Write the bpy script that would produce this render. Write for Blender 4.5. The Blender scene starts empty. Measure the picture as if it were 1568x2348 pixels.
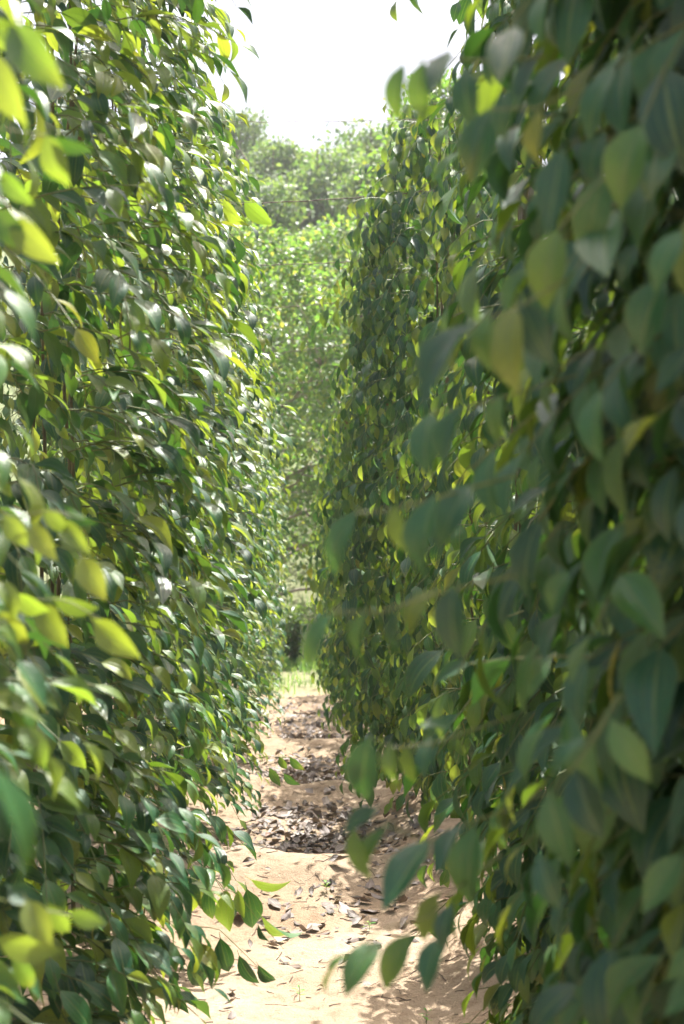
import bpy, math, random
import numpy as np
from mathutils import Vector, Matrix, Quaternion

SC = bpy.context.scene
COL = SC.collection
R = math.radians

# ---------------------------------------------------------------- camera, sky, sun, exposure
CAM_H = 1.5
PITCH, YAW = 3.11, -1.48
cam_d = bpy.data.cameras.new('camera')
cam = bpy.data.objects.new('camera', cam_d)
COL.objects.link(cam)
cam.location = (0, 0, CAM_H)
cam.rotation_euler = (R(90 + PITCH), 0, R(YAW))
cam_d.sensor_fit = 'VERTICAL'
cam_d.sensor_height = 36
cam_d.sensor_width = 24
cam_d.lens = 50.0
cam_d.clip_start = 0.05
cam_d.clip_end = 2000
cam_d.dof.use_dof = True
cam_d.dof.focus_distance = 6.2
cam_d.dof.aperture_fstop = 3.9
cam_d.dof.aperture_blades = 0
SC.camera = cam

SUN_EL, SUN_AZ = 69.0, 27.0          # azimuth clockwise from the path's direction (+Y)
world = bpy.data.worlds.new('World')
SC.world = world
world.use_nodes = True
wn = world.node_tree
for n in list(wn.nodes):
    wn.nodes.remove(n)
w_out = wn.nodes.new('ShaderNodeOutputWorld')
w_bg = wn.nodes.new('ShaderNodeBackground')
w_sky = wn.nodes.new('ShaderNodeTexSky')
w_sky.sky_type = 'NISHITA'
w_sky.sun_disc = False
w_sky.sun_elevation = R(SUN_EL)
w_sky.sun_rotation = R(SUN_AZ)
w_sky.air_density = 1.0
w_sky.dust_density = 10.0
w_sky.ozone_density = 1.0
w_bg.inputs['Strength'].default_value = 0.13
wn.links.new(w_sky.outputs[0], w_bg.inputs[0])
wn.links.new(w_bg.outputs[0], w_out.inputs[0])

sun_d = bpy.data.lights.new('sun', 'SUN')
sun_d.energy = 5.0
sun_d.angle = R(0.55)
sun_d.color = (1.0, 0.965, 0.90)
sun = bpy.data.objects.new('sun', sun_d)
COL.objects.link(sun)
SV = Vector((math.sin(R(SUN_AZ)) * math.cos(R(SUN_EL)), math.cos(R(SUN_AZ)) * math.cos(R(SUN_EL)), math.sin(R(SUN_EL))))
sun.rotation_euler = SV.to_track_quat('Z', 'Y').to_euler()

vs = SC.view_settings
vs.view_transform = 'Standard'
vs.look = 'None'
vs.gamma = 1.0
vs.use_curve_mapping = False
vs.exposure = 1.35
cy = SC.cycles
cy.max_bounces = 7
cy.diffuse_bounces = 4
cy.glossy_bounces = 2
cy.transmission_bounces = 4
cy.transparent_max_bounces = 4
cy.use_denoising = True
cy.caustics_reflective = False
cy.caustics_refractive = False
cy.sample_clamp_indirect = 6.0

rng = np.random.default_rng(11)
random.seed(5)

# ---------------------------------------------------------------- projection helpers (pixels of a 1568 x 2347 view)
PW, PH, PF = 1568.0, 2347.0, 2347.0 / 36.0 * 50.0
CM = np.array(cam.rotation_euler.to_matrix())
CP = np.array([0, 0, CAM_H])


def at(px, py, d):
    """world point seen at (px, py), d metres along the path from the camera"""
    v = CM @ np.array([(px - PW / 2) / PF, -(py - PH / 2) / PF, -1.0])
    return CP + v * (d / v[1])


def project(P):
    q = (P - CP) @ CM
    z = np.maximum(-q[..., 2], 1e-3)
    return PW / 2 + q[..., 0] / z * PF, PH / 2 - q[..., 1] / z * PF, -q[..., 2]


def smooth(a, b, x):
    t = np.clip((x - a) / (b - a), 0, 1)
    return t * t * (3 - 2 * t)


def vnoise(x, y, s=0):
    """cheap smooth value noise, arrays in, about -1..1"""
    xi = np.floor(x).astype(int)
    yi = np.floor(y).astype(int)
    fx = x - xi
    fy = y - yi
    fx = fx * fx * (3 - 2 * fx)
    fy = fy * fy * (3 - 2 * fy)

    def h(a, b):
        n = np.sin(a * 127.1 + b * 311.7 + s * 74.7) * 43758.5453
        return (n - np.floor(n)) * 2 - 1
    return (h(xi, yi) * (1 - fx) + h(xi + 1, yi) * fx) * (1 - fy) + (h(xi, yi + 1) * (1 - fx) + h(xi + 1, yi + 1) * fx) * fy


# ---------------------------------------------------------------- terrain
RIDGES = [(7.25, .15, .40), (10.3, .15, .40), (13.4, .14, .42), (16.2, .12, .40), (19.0, .10, .5), (4.2, .04, .6)]


def ground_z(x, y):
    x = np.asarray(x, float)
    y = np.asarray(y, float)
    wob = .18 * vnoise(x * 1.1 + 3.1, y * .9, 4) + .10 * np.sin(x * 2.3 + 1)
    z = np.zeros_like(x + y)
    for i, (yc, a, w) in enumerate(RIDGES):
        t = (y + wob * (1 + .3 * i) - yc) / w
        z = z + a * np.exp(-np.abs(t) ** 1.7) * (1 + .35 * vnoise(x * 1.7 + i * 5, y * 0 + i, 9))
        z = z - .06 * np.exp(-((y - yc - 1.5) / .8) ** 2) * (1 if i < 5 else 0)
    ax = np.abs(x + .04 + .06 * np.sin(y * .9))
    near = smooth(25, 21, y)
    z = z * near
    z = z + near * (.17 * smooth(.38, 1.0, ax) * (1 + .25 * vnoise(x * 2, y * 1.1, 2)))
    z = z + .022 * vnoise(x * 4.1, y * 4.1, 1) + .012 * vnoise(x * 9.3, y * 9.3, 3) + .006 * vnoise(x * 21, y * 21, 5)
    z = z + .12 * smooth(20.6, 22.2, y) + .085 * np.clip(y - 22, 0, 9) + .47 * np.clip(y - 31, 0, 44) - .1 * np.clip(y - 75, 0, 120)
    z = z + smooth(30, 60, y) * 2.0 * vnoise(x * .07, y * .07, 6)
    z = z - smooth(60, 200, np.abs(x)) * smooth(30, 80, y) * 6
    return z


# ---------------------------------------------------------------- material helpers
def new_mat(name):
    m = bpy.data.materials.new(name)
    m.use_nodes = True
    nt = m.node_tree
    for n in list(nt.nodes):
        nt.nodes.remove(n)
    out = nt.nodes.new('ShaderNodeOutputMaterial')
    return m, nt, out


def N(nt, t, **kw):
    n = nt.nodes.new('ShaderNode' + t)
    for k, v in kw.items():
        if k in n.inputs:
            n.inputs[k].default_value = v
        else:
            setattr(n, k, v)
    return n


def ramp(nt, fac, stops, interp='LINEAR'):
    r = nt.nodes.new('ShaderNodeValToRGB')
    r.color_ramp.interpolation = interp
    e = r.color_ramp.elements
    while len(e) < len(stops):
        e.new(.5)
    for i, (p, c) in enumerate(stops):
        e[i].position = p
        if not hasattr(c, '__len__'):
            c = (c, c, c)
        e[i].color = (*c, 1)
    nt.links.new(fac, r.inputs[0])
    return r.outputs[0]


def math_n(nt, op, a, b=None, c=None):
    n = nt.nodes.new('ShaderNodeMath')
    n.operation = op
    for i, v in enumerate((a, b, c)):
        if v is None:
            continue
        if hasattr(v, 'is_linked') or hasattr(v, 'links'):
            nt.links.new(v, n.inputs[i])
        else:
            n.inputs[i].default_value = v
    return n.outputs[0]


def mix_c(nt, fac, a, b, mode='MIX'):
    n = nt.nodes.new('ShaderNodeMix')
    n.data_type = 'RGBA'
    n.blend_type = mode
    for sock, v in ((n.inputs[0], fac), (n.inputs[6], a), (n.inputs[7], b)):
        if hasattr(v, 'links'):
            nt.links.new(v, sock)
        elif hasattr(v, '__len__'):
            sock.default_value = (*v, 1)
        else:
            sock.default_value = v
    return n.outputs[2]


def leaf_material(name, top_stops, back, trans_stops, rough=.33, spec=.5, tmix=.42, veins=True, spots=.22, vein_col=(.16, .24, .07)):
    m, nt, out = new_mat(name)
    L = nt.links.new
    oi = N(nt, 'ObjectInfo')
    ge = N(nt, 'NewGeometry')
    rnd = math_n(nt, 'FRACT', math_n(nt, 'ADD', oi.outputs['Random'], ge.outputs['Random Per Island']))
    rnd2 = math_n(nt, 'FRACT', math_n(nt, 'MULTIPLY', rnd, 17.31))
    uv = N(nt, 'UVMap')
    sep = N(nt, 'SeparateXYZ')
    L(uv.outputs[0], sep.inputs[0])
    tc = N(nt, 'TexCoord')
    noi = N(nt, 'TexNoise', Scale=24.0, Detail=3.0)
    L(tc.outputs['Object'], noi.inputs['Vector'])
    col = ramp(nt, rnd, top_stops)
    tcol = ramp(nt, rnd, trans_stops)
    mott = ramp(nt, noi.outputs[0], [(.3, .8), (.7, 1.2)])
    col = mix_c(nt, 1.0, col, mott, 'MULTIPLY')
    bump_h = noi.outputs[0]
    if veins:
        a = math_n(nt, 'MULTIPLY', math_n(nt, 'ABSOLUTE', math_n(nt, 'SUBTRACT', sep.outputs[0], .5)), 2.0)
        v = ramp(nt, a, [(0, 1), (.05, .75), (.12, 0), (.36, 0), (.41, .65), (.46, 0), (.74, 0), (.78, .45), (.82, 0)])  # veins; the soft wide midrib band also paints in the fold's pale shading
        # faint cross veins
        wv = N(nt, 'TexWave', Scale=7.0, Distortion=2.5, Detail=1.0)
        cmb = N(nt, 'CombineXYZ')
        L(math_n(nt, 'ADD', sep.outputs[1], math_n(nt, 'MULTIPLY', a, -.25)), cmb.inputs[0])
        L(cmb.outputs[0], wv.inputs['Vector'])
        col = mix_c(nt, math_n(nt, 'MULTIPLY', v, .7), col, vein_col)
        tcol = mix_c(nt, math_n(nt, 'MULTIPLY', v, .5), tcol, (.12, .2, .02))
        edge = ramp(nt, a, [(.9, 0), (1, .5)])
        col = mix_c(nt, edge, col, (.14, .2, .05))
        hsum = math_n(nt, 'ADD', math_n(nt, 'MULTIPLY', v, -1.0), math_n(nt, 'MULTIPLY', wv.outputs[0], .22))
        bump_h = math_n(nt, 'ADD', hsum, math_n(nt, 'MULTIPLY', noi.outputs[0], .6))
    if veins:
        on2 = ramp(nt, rnd2, [(.03, 1), (.05, 0)])
        gr = ramp(nt, math_n(nt, 'ADD', sep.outputs[1], math_n(nt, 'MULTIPLY', math_n(nt, 'SUBTRACT', noi.outputs[0], .5), 1.2)), [(.55, 0), (1.0, 1)])
        gr = mix_c(nt, 1.0, gr, on2, 'MULTIPLY')
        col = mix_c(nt, gr, col, (.12, .15, .03))
        tcol = mix_c(nt, gr, tcol, (.40, .45, .03))
    if spots:
        vo = N(nt, 'TexVoronoi', Scale=16.0)
        L(tc.outputs['Object'], vo.inputs['Vector'])
        sp = ramp(nt, vo.outputs['Distance'], [(.09, 1), (.2, 0)])
        on = ramp(nt, rnd2, [(1 - spots, 0), (1 - spots + .03, 1)])
        sp = mix_c(nt, 1.0, sp, on, 'MULTIPLY')
        col = mix_c(nt, sp, col, (.12, .07, .02))
        tcol = mix_c(nt, sp, tcol, (.10, .05, .01))
    col = mix_c(nt, ge.outputs['Backfacing'], col, back)
    bmp = N(nt, 'Bump', Strength=.35, Distance=.004)
    L(bump_h, bmp.inputs['Height'])
    p = N(nt, 'BsdfPrincipled')
    L(col, p.inputs['Base Color'])
    rg = ramp(nt, rnd2, [(0, rough - .06), (1, rough + .12)])
    rg2 = mix_c(nt, ge.outputs['Backfacing'], rg, (.6, .6, .6))
    L(rg2, p.inputs['Roughness'])
    p.inputs['Specular IOR Level'].default_value = spec
    if veins:
        p.inputs['Coat Weight'].default_value = .12
        p.inputs['Coat Roughness'].default_value = .5
    L(bmp.outputs[0], p.inputs['Normal'])
    t = N(nt, 'BsdfTranslucent')
    L(tcol, t.inputs['Color'])
    mx = N(nt, 'MixShader')
    mx.inputs[0].default_value = tmix
    L(p.outputs[0], mx.inputs[1])
    L(t.outputs[0], mx.inputs[2])
    L(mx.outputs[0], out.inputs[0])
    return m


M_LEAF = leaf_material('pepper_leaf', [(0, (.007, .056, .027)), (.35, (.011, .085, .035)), (.75, (.021, .125, .034)), (.95, (.055, .155, .030)), (.995, (.20, .22, .03))],
                       (.028, .115, .032), [(0, (.035, .12, .014)), (.5, (.09, .22, .018)), (.75, (.25, .38, .022)), (.96, (.34, .46, .03)), (1, (.50, .50, .03))], rough=.38, spec=.72, tmix=.26)
M_YOUNG_SUNLIT = leaf_material('young_and_sunlit_pepper_leaf', [(0, (.05, .13, .025)), (.5, (.085, .165, .03)), (1, (.17, .22, .03))],
                        (.15, .20, .045), [(0, (.27, .46, .03)), (1, (.48, .57, .04))], rough=.36, spec=.9, tmix=.38)  # young leaves; the yellow-green also paints in the look of sunlit ones
M_TREE = leaf_material('tree_leaf', [(0, (.045, .11, .025)), (.5, (.075, .155, .03)), (.85, (.12, .20, .04)), (1, (.20, .24, .05))],
                       (.10, .18, .05), [(0, (.18, .42, .05)), (.7, (.32, .52, .06)), (1, (.55, .55, .08))], rough=.38, veins=False, spots=0, tmix=.4)
M_HILL = leaf_material('hill_tree_leaf', [(0, (.035, .09, .035)), (.5, (.065, .135, .045)), (1, (.13, .18, .06))],
                       (.10, .15, .05), [(0, (.16, .34, .05)), (1, (.34, .46, .08))], rough=.5, veins=False, spots=0, tmix=.4)
M_SHRUB = leaf_material('shrub_leaf', [(0, (.012, .045, .022)), (1, (.035, .09, .03))],
                        (.05, .09, .03), [(0, (.12, .25, .03)), (1, (.25, .38, .04))], rough=.4, veins=False, spots=0, tmix=.3)
M_GRASS = leaf_material('grass_blade', [(0, (.08, .24, .06)), (.7, (.15, .34, .09)), (1, (.28, .34, .12))],
                        (.09, .2, .05), [(0, (.2, .45, .05)), (1, (.42, .55, .1))], rough=.5, veins=False, spots=0, tmix=.4)
M_STRAW = leaf_material('dry_straw', [(0, (.30, .24, .16)), (1, (.5, .43, .32))],
                        (.35, .29, .2), [(0, (.35, .28, .15)), (1, (.5, .42, .28))], rough=.6, veins=False, spots=0, tmix=.25)
M_DRY = leaf_material('dry_leaf', [(0, (.055, .04, .033)), (.4, (.115, .085, .07)), (.7, (.19, .145, .125)), (.92, (.34, .285, .25)), (1, (.20, .08, .04))],
                      (.19, .155, .14), [(0, (.12, .07, .03)), (1, (.25, .16, .08))], rough=.42, spec=.5, tmix=.08, spots=.3, vein_col=(.32, .26, .21))


def simple_mat(name, c1, c2, scale, rough=.7, bump=.4, stretch=(1, 1, 1), dist=.01, tmix=0, tcol=None):
    m, nt, out = new_mat(name)
    L = nt.links.new
    tc = N(nt, 'TexCoord')
    mp = N(nt, 'Mapping')
    mp.inputs['Scale'].default_value = stretch
    L(tc.outputs['Object'], mp.inputs[0])
    no = N(nt, 'TexNoise', Scale=scale, Detail=5.0, Roughness=.6)
    L(mp.outputs[0], no.inputs['Vector'])
    c = ramp(nt, no.outputs[0], [(.3, c1), (.7, c2)])
    b = N(nt, 'Bump', Strength=bump, Distance=dist)
    L(no.outputs[0], b.inputs['Height'])
    p = N(nt, 'BsdfPrincipled', Roughness=rough)
    L(c, p.inputs['Base Color'])
    L(b.outputs[0], p.inputs['Normal'])
    L(p.outputs[0], out.inputs[0])
    return m


M_SHOOT = simple_mat('green_shoot', (.07, .10, .025), (.15, .17, .045), 20, .5, .2)
M_STEM = simple_mat('woody_stem', (.06, .055, .03), (.16, .14, .07), 30, .8, .6, (1, 1, .2))
M_SPIKE = simple_mat('pepper_spike', (.16, .19, .03), (.34, .33, .06), 90, .5, .8)
M_POST = simple_mat('weathered_wood', (.09, .075, .06), (.34, .30, .26), 26, .85, 1.0, (1, 1, .06), .02)
M_BARK = simple_mat('bark', (.14, .11, .09), (.34, .28, .24), 9, .85, .9, (1, 1, .3), .03)
M_WIRE = simple_mat('rusty_wire', (.06, .04, .03), (.16, .10, .07), 60, .6, .3)
M_TWIG = simple_mat('dry_twig', (.05, .035, .027), (.16, .11, .08), 40, .8, .4)
M_CLOD = simple_mat('earth_clod', (.20, .12, .07), (.40, .27, .17), 14, .95, 1.0, (1, 1, 1), .03)


def ground_material():
    m, nt, out = new_mat('sandy_earth')
    L = nt.links.new
    tc = N(nt, 'TexCoord')
    n1 = N(nt, 'TexNoise', Scale=1.3, Detail=4.0)
    n2 = N(nt, 'TexNoise', Scale=14.0, Detail=8.0, Roughness=.7)
    n3 = N(nt, 'TexNoise', Scale=130.0, Detail=3.0)
    for n in (n1, n2, n3):
        L(tc.outputs['Object'], n.inputs['Vector'])
    c = ramp(nt, n1.outputs[0], [(.3, (.295, .215, .143)), (.55, (.365, .283, .202)), (.75, (.43, .347, .262))])
    c2 = ramp(nt, n2.outputs[0], [(.28, (.62, .55, .5)), (.5, (1, 1, 1)), (.75, (1.07, 1.05, 1.04))])
    c = mix_c(nt, 1.0, c, c2, 'MULTIPLY')
    grain = ramp(nt, n3.outputs[0], [(.3, (.80, .77, .74)), (.55, (1.04, 1.04, 1.04))])
    c = mix_c(nt, .8, c, grain, 'MULTIPLY')
    # small dark crumbs
    vo = N(nt, 'TexVoronoi', Scale=55.0, Randomness=1.0)
    L(tc.outputs['Object'], vo.inputs['Vector'])
    cr = ramp(nt, vo.outputs['Distance'], [(.07, 1), (.16, 0)])
    crm = ramp(nt, n2.outputs[0], [(.5, 0), (.62, 1)])
    cr = mix_c(nt, 1.0, cr, crm, 'MULTIPLY')
    c = mix_c(nt, cr, c, (.16, .11, .08))
    # soil under grass and forest beyond the path
    sx = N(nt, 'SeparateXYZ')
    L(tc.outputs['Object'], sx.inputs[0])
    yy = math_n(nt, 'ADD', sx.outputs[1], math_n(nt, 'MULTIPLY', n1.outputs[0], 1.6))
    g = ramp(nt, math_n(nt, 'MULTIPLY', yy, .01), [(.212, 0), (.222, .75), (.30, .75), (.36, 1)])
    gc = ramp(nt, n2.outputs[0], [(.35, (.09, .14, .05)), (.6, (.19, .21, .11)), (.75, (.34, .28, .2))])
    c = mix_c(nt, g, c, gc)
    h = math_n(nt, 'ADD', math_n(nt, 'MULTIPLY', n2.outputs[0], 1.0), math_n(nt, 'MULTIPLY', n3.outputs[0], .25))
    b = N(nt, 'Bump', Strength=.8, Distance=.035)
    L(h, b.inputs['Height'])
    p = N(nt, 'BsdfPrincipled', Roughness=.92)
    p.inputs['Specular IOR Level'].default_value = .2
    L(c, p.inputs['Base Color'])
    L(b.outputs[0], p.inputs['Normal'])
    L(p.outputs[0], out.inputs[0])
    return m


M_GROUND = ground_material()


# ---------------------------------------------------------------- mesh helpers
def quad_mesh(name, V, F, mats, uv=None, mi=None, smooth_=True):
    me = bpy.data.meshes.new(name)
    nv, nf = len(V), len(F)
    me.vertices.add(nv)
    me.vertices.foreach_set('co', np.asarray(V, np.float32).ravel())
    me.loops.add(nf * 4)
    me.loops.foreach_set('vertex_index', np.asarray(F, np.int32).ravel())
    me.polygons.add(nf)
    me.polygons.foreach_set('loop_start', np.arange(nf, dtype=np.int32) * 4)
    if mi is not None:
        me.polygons.foreach_set('material_index', np.asarray(mi, np.int32))
    if uv is not None:
        u = me.uv_layers.new(name='UVMap')
        u.data.foreach_set('uv', np.asarray(uv, np.float32)[np.asarray(F).ravel()].ravel())
    for m in mats:
        me.materials.append(m)
    me.update(calc_edges=True)
    if smooth_:
        me.polygons.foreach_set('use_smooth', np.ones(nf, bool))
    return me


def link(name, me, parent=None, loc=None):
    o = bpy.data.objects.new(name, me)
    COL.objects.link(o)
    if parent is not None:
        o.parent = parent
    if loc is not None:
        o.location = loc
    return o


def tag(o, label=None, cat=None, group=None, kind=None):
    if label:
        o['label'] = label
    if cat:
        o['category'] = cat
    if group:
        o['group'] = group
    if kind:
        o['kind'] = kind
    return o


def thing(name, label, cat, loc=(0, 0, 0), group=None):
    o = bpy.data.objects.new(name, None)
    COL.objects.link(o)
    o.location = [float(v) for v in loc]
    o.empty_display_size = .1
    return tag(o, label, cat, group)


def tube(P, rad, n=5):
    """swept tube through points P (k,3) with radii; quads + a closed tip"""
    P = np.asarray(P, float)
    k = len(P)
    rad = np.broadcast_to(np.asarray(rad, float), (k,))
    T = np.gradient(P, axis=0)
    T /= np.linalg.norm(T, axis=1, keepdims=True) + 1e-9
    ref = np.array([.13, .31, .94])
    A = np.cross(T, ref)
    bad = np.linalg.norm(A, axis=1) < .1
    A[bad] = np.cross(T[bad], [1, 0, 0])
    A /= np.linalg.norm(A, axis=1, keepdims=True)
    B = np.cross(T, A)
    an = np.arange(n) / n * 2 * np.pi
    V = P[:, None] + rad[:, None, None] * (np.cos(an)[None, :, None] * A[:, None] + np.sin(an)[None, :, None] * B[:, None])
    V = V.reshape(-1, 3)
    i = np.arange(k - 1)[:, None] * n
    j = np.arange(n)[None]
    j2 = (j + 1) % n
    F = np.stack([i + j, i + j2, i + n + j2, i + n + j], -1).reshape(-1, 4)
    return V, F


def join(parts):
    V, F, o = [], [], 0
    for v, f in parts:
        V.append(v)
        F.append(np.asarray(f) + o)
        o += len(v)
    return np.concatenate(V), np.concatenate(F)


PROF_T = np.array([-.16, 0, .05, .14, .26, .38, .52, .66, .80, .90, .96, 1.0])
PROF_W = {
    'pepper': np.array([.022, .024, .27, .60, .87, 1.0, .98, .82, .50, .23, .09, .015]),
    'round': np.array([.03, .05, .18, .36, .58, .78, .95, 1.0, .88, .62, .38, .05]),
    'lance': np.array([.05, .08, .35, .65, .9, 1.0, .95, .8, .52, .28, .12, .02]),
}


def template(kind, ns, nc, width, fold, curl, twist, wav=0.0, petiole=True, seed=0):
    """leaf of unit length along +Y, upper face +Z; returns verts, quads, uv"""
    t = np.linspace(0, 1, ns + 1)
    t = t + .05 * np.sin(2 * np.pi * t)
    t[-1] = 1
    if petiole:
        t = np.concatenate([[-.16, -.0], t[1:] * .965 + .035])
        t[1] = .005
    w = np.interp(t, PROF_T, PROF_W[kind]) * width * .5
    ang = -curl * np.clip(t, -.1, 1) ** 1.3 if curl >= 0 else -curl * np.clip(t, 0, 1)
    ang = np.where(t < 0, .15, -curl * np.clip(t, 0, 1) ** 1.2)
    dt = np.diff(t, prepend=t[0])
    yy = np.cumsum(dt * np.cos(ang)) + t[0]
    zz = np.cumsum(dt * np.sin(ang))
    u = np.linspace(-1, 1, nc + 1)
    V = np.zeros((len(t), nc + 1, 3))
    fo = fold * (.4 + .6 * np.sin(np.clip(t, 0, 1) * np.pi))
    ph = seed * 1.7
    for i in range(len(t)):
        tw = twist * max(t[i], 0)
        xx = u * w[i]
        dz = np.abs(u) ** 1.25 * w[i] * np.tan(fo[i]) + wav * w[i] * np.sin(t[i] * 9 + u * 1.5 + ph) * np.abs(u)
        c, s = math.cos(tw), math.sin(tw)
        V[i, :, 0] = xx * c - dz * s
        lz = xx * s + dz * c
        V[i, :, 1] = yy[i] - lz * math.sin(ang[i])
        V[i, :, 2] = zz[i] + lz * math.cos(ang[i])
    i = np.arange(len(t) - 1)[:, None] * (nc + 1)
    j = np.arange(nc)[None]
    F = np.stack([i + j, i + j + 1, i + nc + 2 + j, i + nc + 1 + j], -1).reshape(-1, 4)
    UV = np.stack(np.broadcast_arrays((u * .5 + .5)[None, :], np.clip(t, 0, 1)[:, None]), -1).reshape(-1, 2)
    return V.reshape(-1, 3), F, UV


class LeafKind:
    """variants of one kind of leaf at several levels of detail"""

    def __init__(s, name, kind, width, mats, lods, nvar=6, fold=(.08, .85), curl=(-.1, 1.35), twist=.6, wav=.16, petiole=True, seed=1):
        r = np.random.default_rng(seed)
        s.name, s.mats, s.lods, s.nvar = name, mats, lods, nvar
        pars = [(width * r.uniform(.88, 1.12), r.uniform(*fold), r.uniform(*curl), r.uniform(-twist, twist), r.uniform(0, wav)) for _ in range(nvar)]
        s.T = {l: [template(kind, ns, nc, p[0], p[1], p[2], p[3], p[4], petiole, k) for k, p in enumerate(pars)] for l, (ns, nc) in lods.items()}
        s.cache = {}

    def mesh(s, var, lod, mat):
        k = (var, lod, mat)
        if k not in s.cache:
            V, F, UV = s.T[lod][var]
            s.cache[k] = quad_mesh(s.name, V, F, [s.mats[mat]], UV)
        return s.cache[k]


K_PEPPER = LeafKind('leaf', 'pepper', .455, [M_LEAF, M_YOUNG_SUNLIT], {'hi': (7, 4), 'mid': (5, 2), 'low': (4, 2), 'min': (3, 2)}, nvar=9, seed=3)
K_TREE = LeafKind('leaf', 'round', .62, [M_TREE], {'mid': (3, 2), 'low': (3, 2), 'min': (2, 1)}, nvar=5, fold=(0, .4), curl=(0, .7), petiole=False, seed=4)
K_SHRUB = LeafKind('leaf', 'lance', .24, [M_SHRUB], {'mid': (4, 2), 'low': (3, 2)}, nvar=4, fold=(.1, .4), curl=(.2, .9), petiole=False, seed=5)
K_DRY = LeafKind('fallen_leaf', 'pepper', .52, [M_DRY], {'hi': (6, 4), 'mid': (5, 2), 'low': (3, 2)}, nvar=12, fold=(-.3, .8), curl=(-.7, 1.1), twist=.7, wav=.45, seed=6)
K_WEED = LeafKind('leaf', 'lance', .40, [M_GRASS], {'mid': (4, 2)}, nvar=3, fold=(.1, .4), curl=(.2, .8), petiole=False, seed=8)


def frames(axis, nrm):
    """rotation matrices with columns X, Y=axis, Z~nrm"""
    Y = axis / np.linalg.norm(axis, axis=1, keepdims=True)
    Z = nrm - (nrm * Y).sum(1, keepdims=True) * Y
    Z /= np.linalg.norm(Z, axis=1, keepdims=True) + 1e-9
    X = np.cross(Y, Z)
    return np.stack([X, Y, Z], 2)


def merge_leaves(name, K, lod, pos, rot, size, var, mat):
    """all leaves of one thing as one mesh"""
    Vs, Fs, Us, Ms = [], [], [], []
    off = 0
    for v in range(K.nvar):
        for mm in range(len(K.mats)):
            ix = np.nonzero((var == v) & (mat == mm))[0]
            if not len(ix):
                continue
            TV, TF, TU = K.T[lod][v]
            P = np.einsum('nij,kj->nki', rot[ix], TV) * size[ix][:, None, None] + pos[ix][:, None]
            n, k = len(ix), len(TV)
            Vs.append(P.reshape(-1, 3))
            Fs.append((TF[None] + (np.arange(n) * k)[:, None, None] + off).reshape(-1, 4))
            Us.append(np.tile(TU, (n, 1)))
            Ms.append(np.full(n * len(TF), mm))
            off += n * k
    return quad_mesh(name, np.concatenate(Vs), np.concatenate(Fs), K.mats, np.concatenate(Us), np.concatenate(Ms))


# every leafy thing is collected here first, then its visible leaves become parts
PLANTS = []


class Plant:
    def __init__(s, root, K, depth, max_parts=300, lods=('mid', 'low', 'min')):
        s.root, s.K, s.depth, s.max_parts, s.lods = root, K, depth, max_parts, lods
        s.pos, s.ax, s.nr, s.size, s.mat, s.force = [], [], [], [], [], []
        s.tubes = []          # (points, radius, force) of shoots
        s.spikes = []
        PLANTS.append(s)

    def add(s, pos, ax, nr, size, mat=0, force=False):
        s.pos.append(pos); s.ax.append(ax); s.nr.append(nr); s.size.append(size); s.mat.append(mat); s.force.append(force)


# ================================================================ the setting: ground and path
def build_ground():
    xs = np.concatenate([-np.geomspace(160, 1.9, 34), np.arange(-1.85, 1.86, .035), np.geomspace(1.9, 160, 34)])
    ys = np.concatenate([-np.geomspace(80, .5, 14), np.arange(0, 3.4, .2), np.arange(3.4, 23, .04), np.arange(23, 34, .25), np.geomspace(34, 220, 50)])
    X, Y = np.meshgrid(xs, ys)
    Z = ground_z(X, Y)
    V = np.stack([X, Y, Z], -1).reshape(-1, 3)
    nx = len(xs)
    i = np.arange(len(ys) - 1)[:, None] * nx
    j = np.arange(nx - 1)[None]
    F = np.stack([i + j, i + j + 1, i + nx + j + 1, i + nx + j], -1).reshape(-1, 4)
    o = link('ground', quad_mesh('ground', V, F, [M_GROUND]))
    o['kind'] = 'structure'


build_ground()


def build_haze():
    m, nt, out = new_mat('haze')
    v = nt.nodes.new('ShaderNodeVolumePrincipled')
    v.inputs['Color'].default_value = (.95, .97, 1.0, 1)
    v.inputs['Density'].default_value = HAZE
    v.inputs['Anisotropy'].default_value = .3
    nt.links.new(v.outputs[0], out.inputs['Volume'])
    x0, x1, y0, y1, z0, z1 = -165, 165, -85, 225, -1.2, 33
    Vv = [(x, y, z) for z in (z0, z1) for y in (y0, y1) for x in (x0, x1)]
    F = [(0, 2, 3, 1), (4, 5, 7, 6), (0, 1, 5, 4), (2, 6, 7, 3), (0, 4, 6, 2), (1, 3, 7, 5)]
    o = link('haze', quad_mesh('haze', Vv, F, [m], smooth_=False))
    tag(o, 'thin pale midday haze over the far trees', 'haze', kind='stuff')


HAZE = .0009
build_haze()


# ================================================================ pepper vines
def radius_at(z, H, Rm):
    t = z / H
    return Rm * np.interp(t, [0, .06, .16, .35, .62, .82, .93, 1.0], [.72, .82, .90, 1.0, 1.0, .86, .62, .22])


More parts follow.
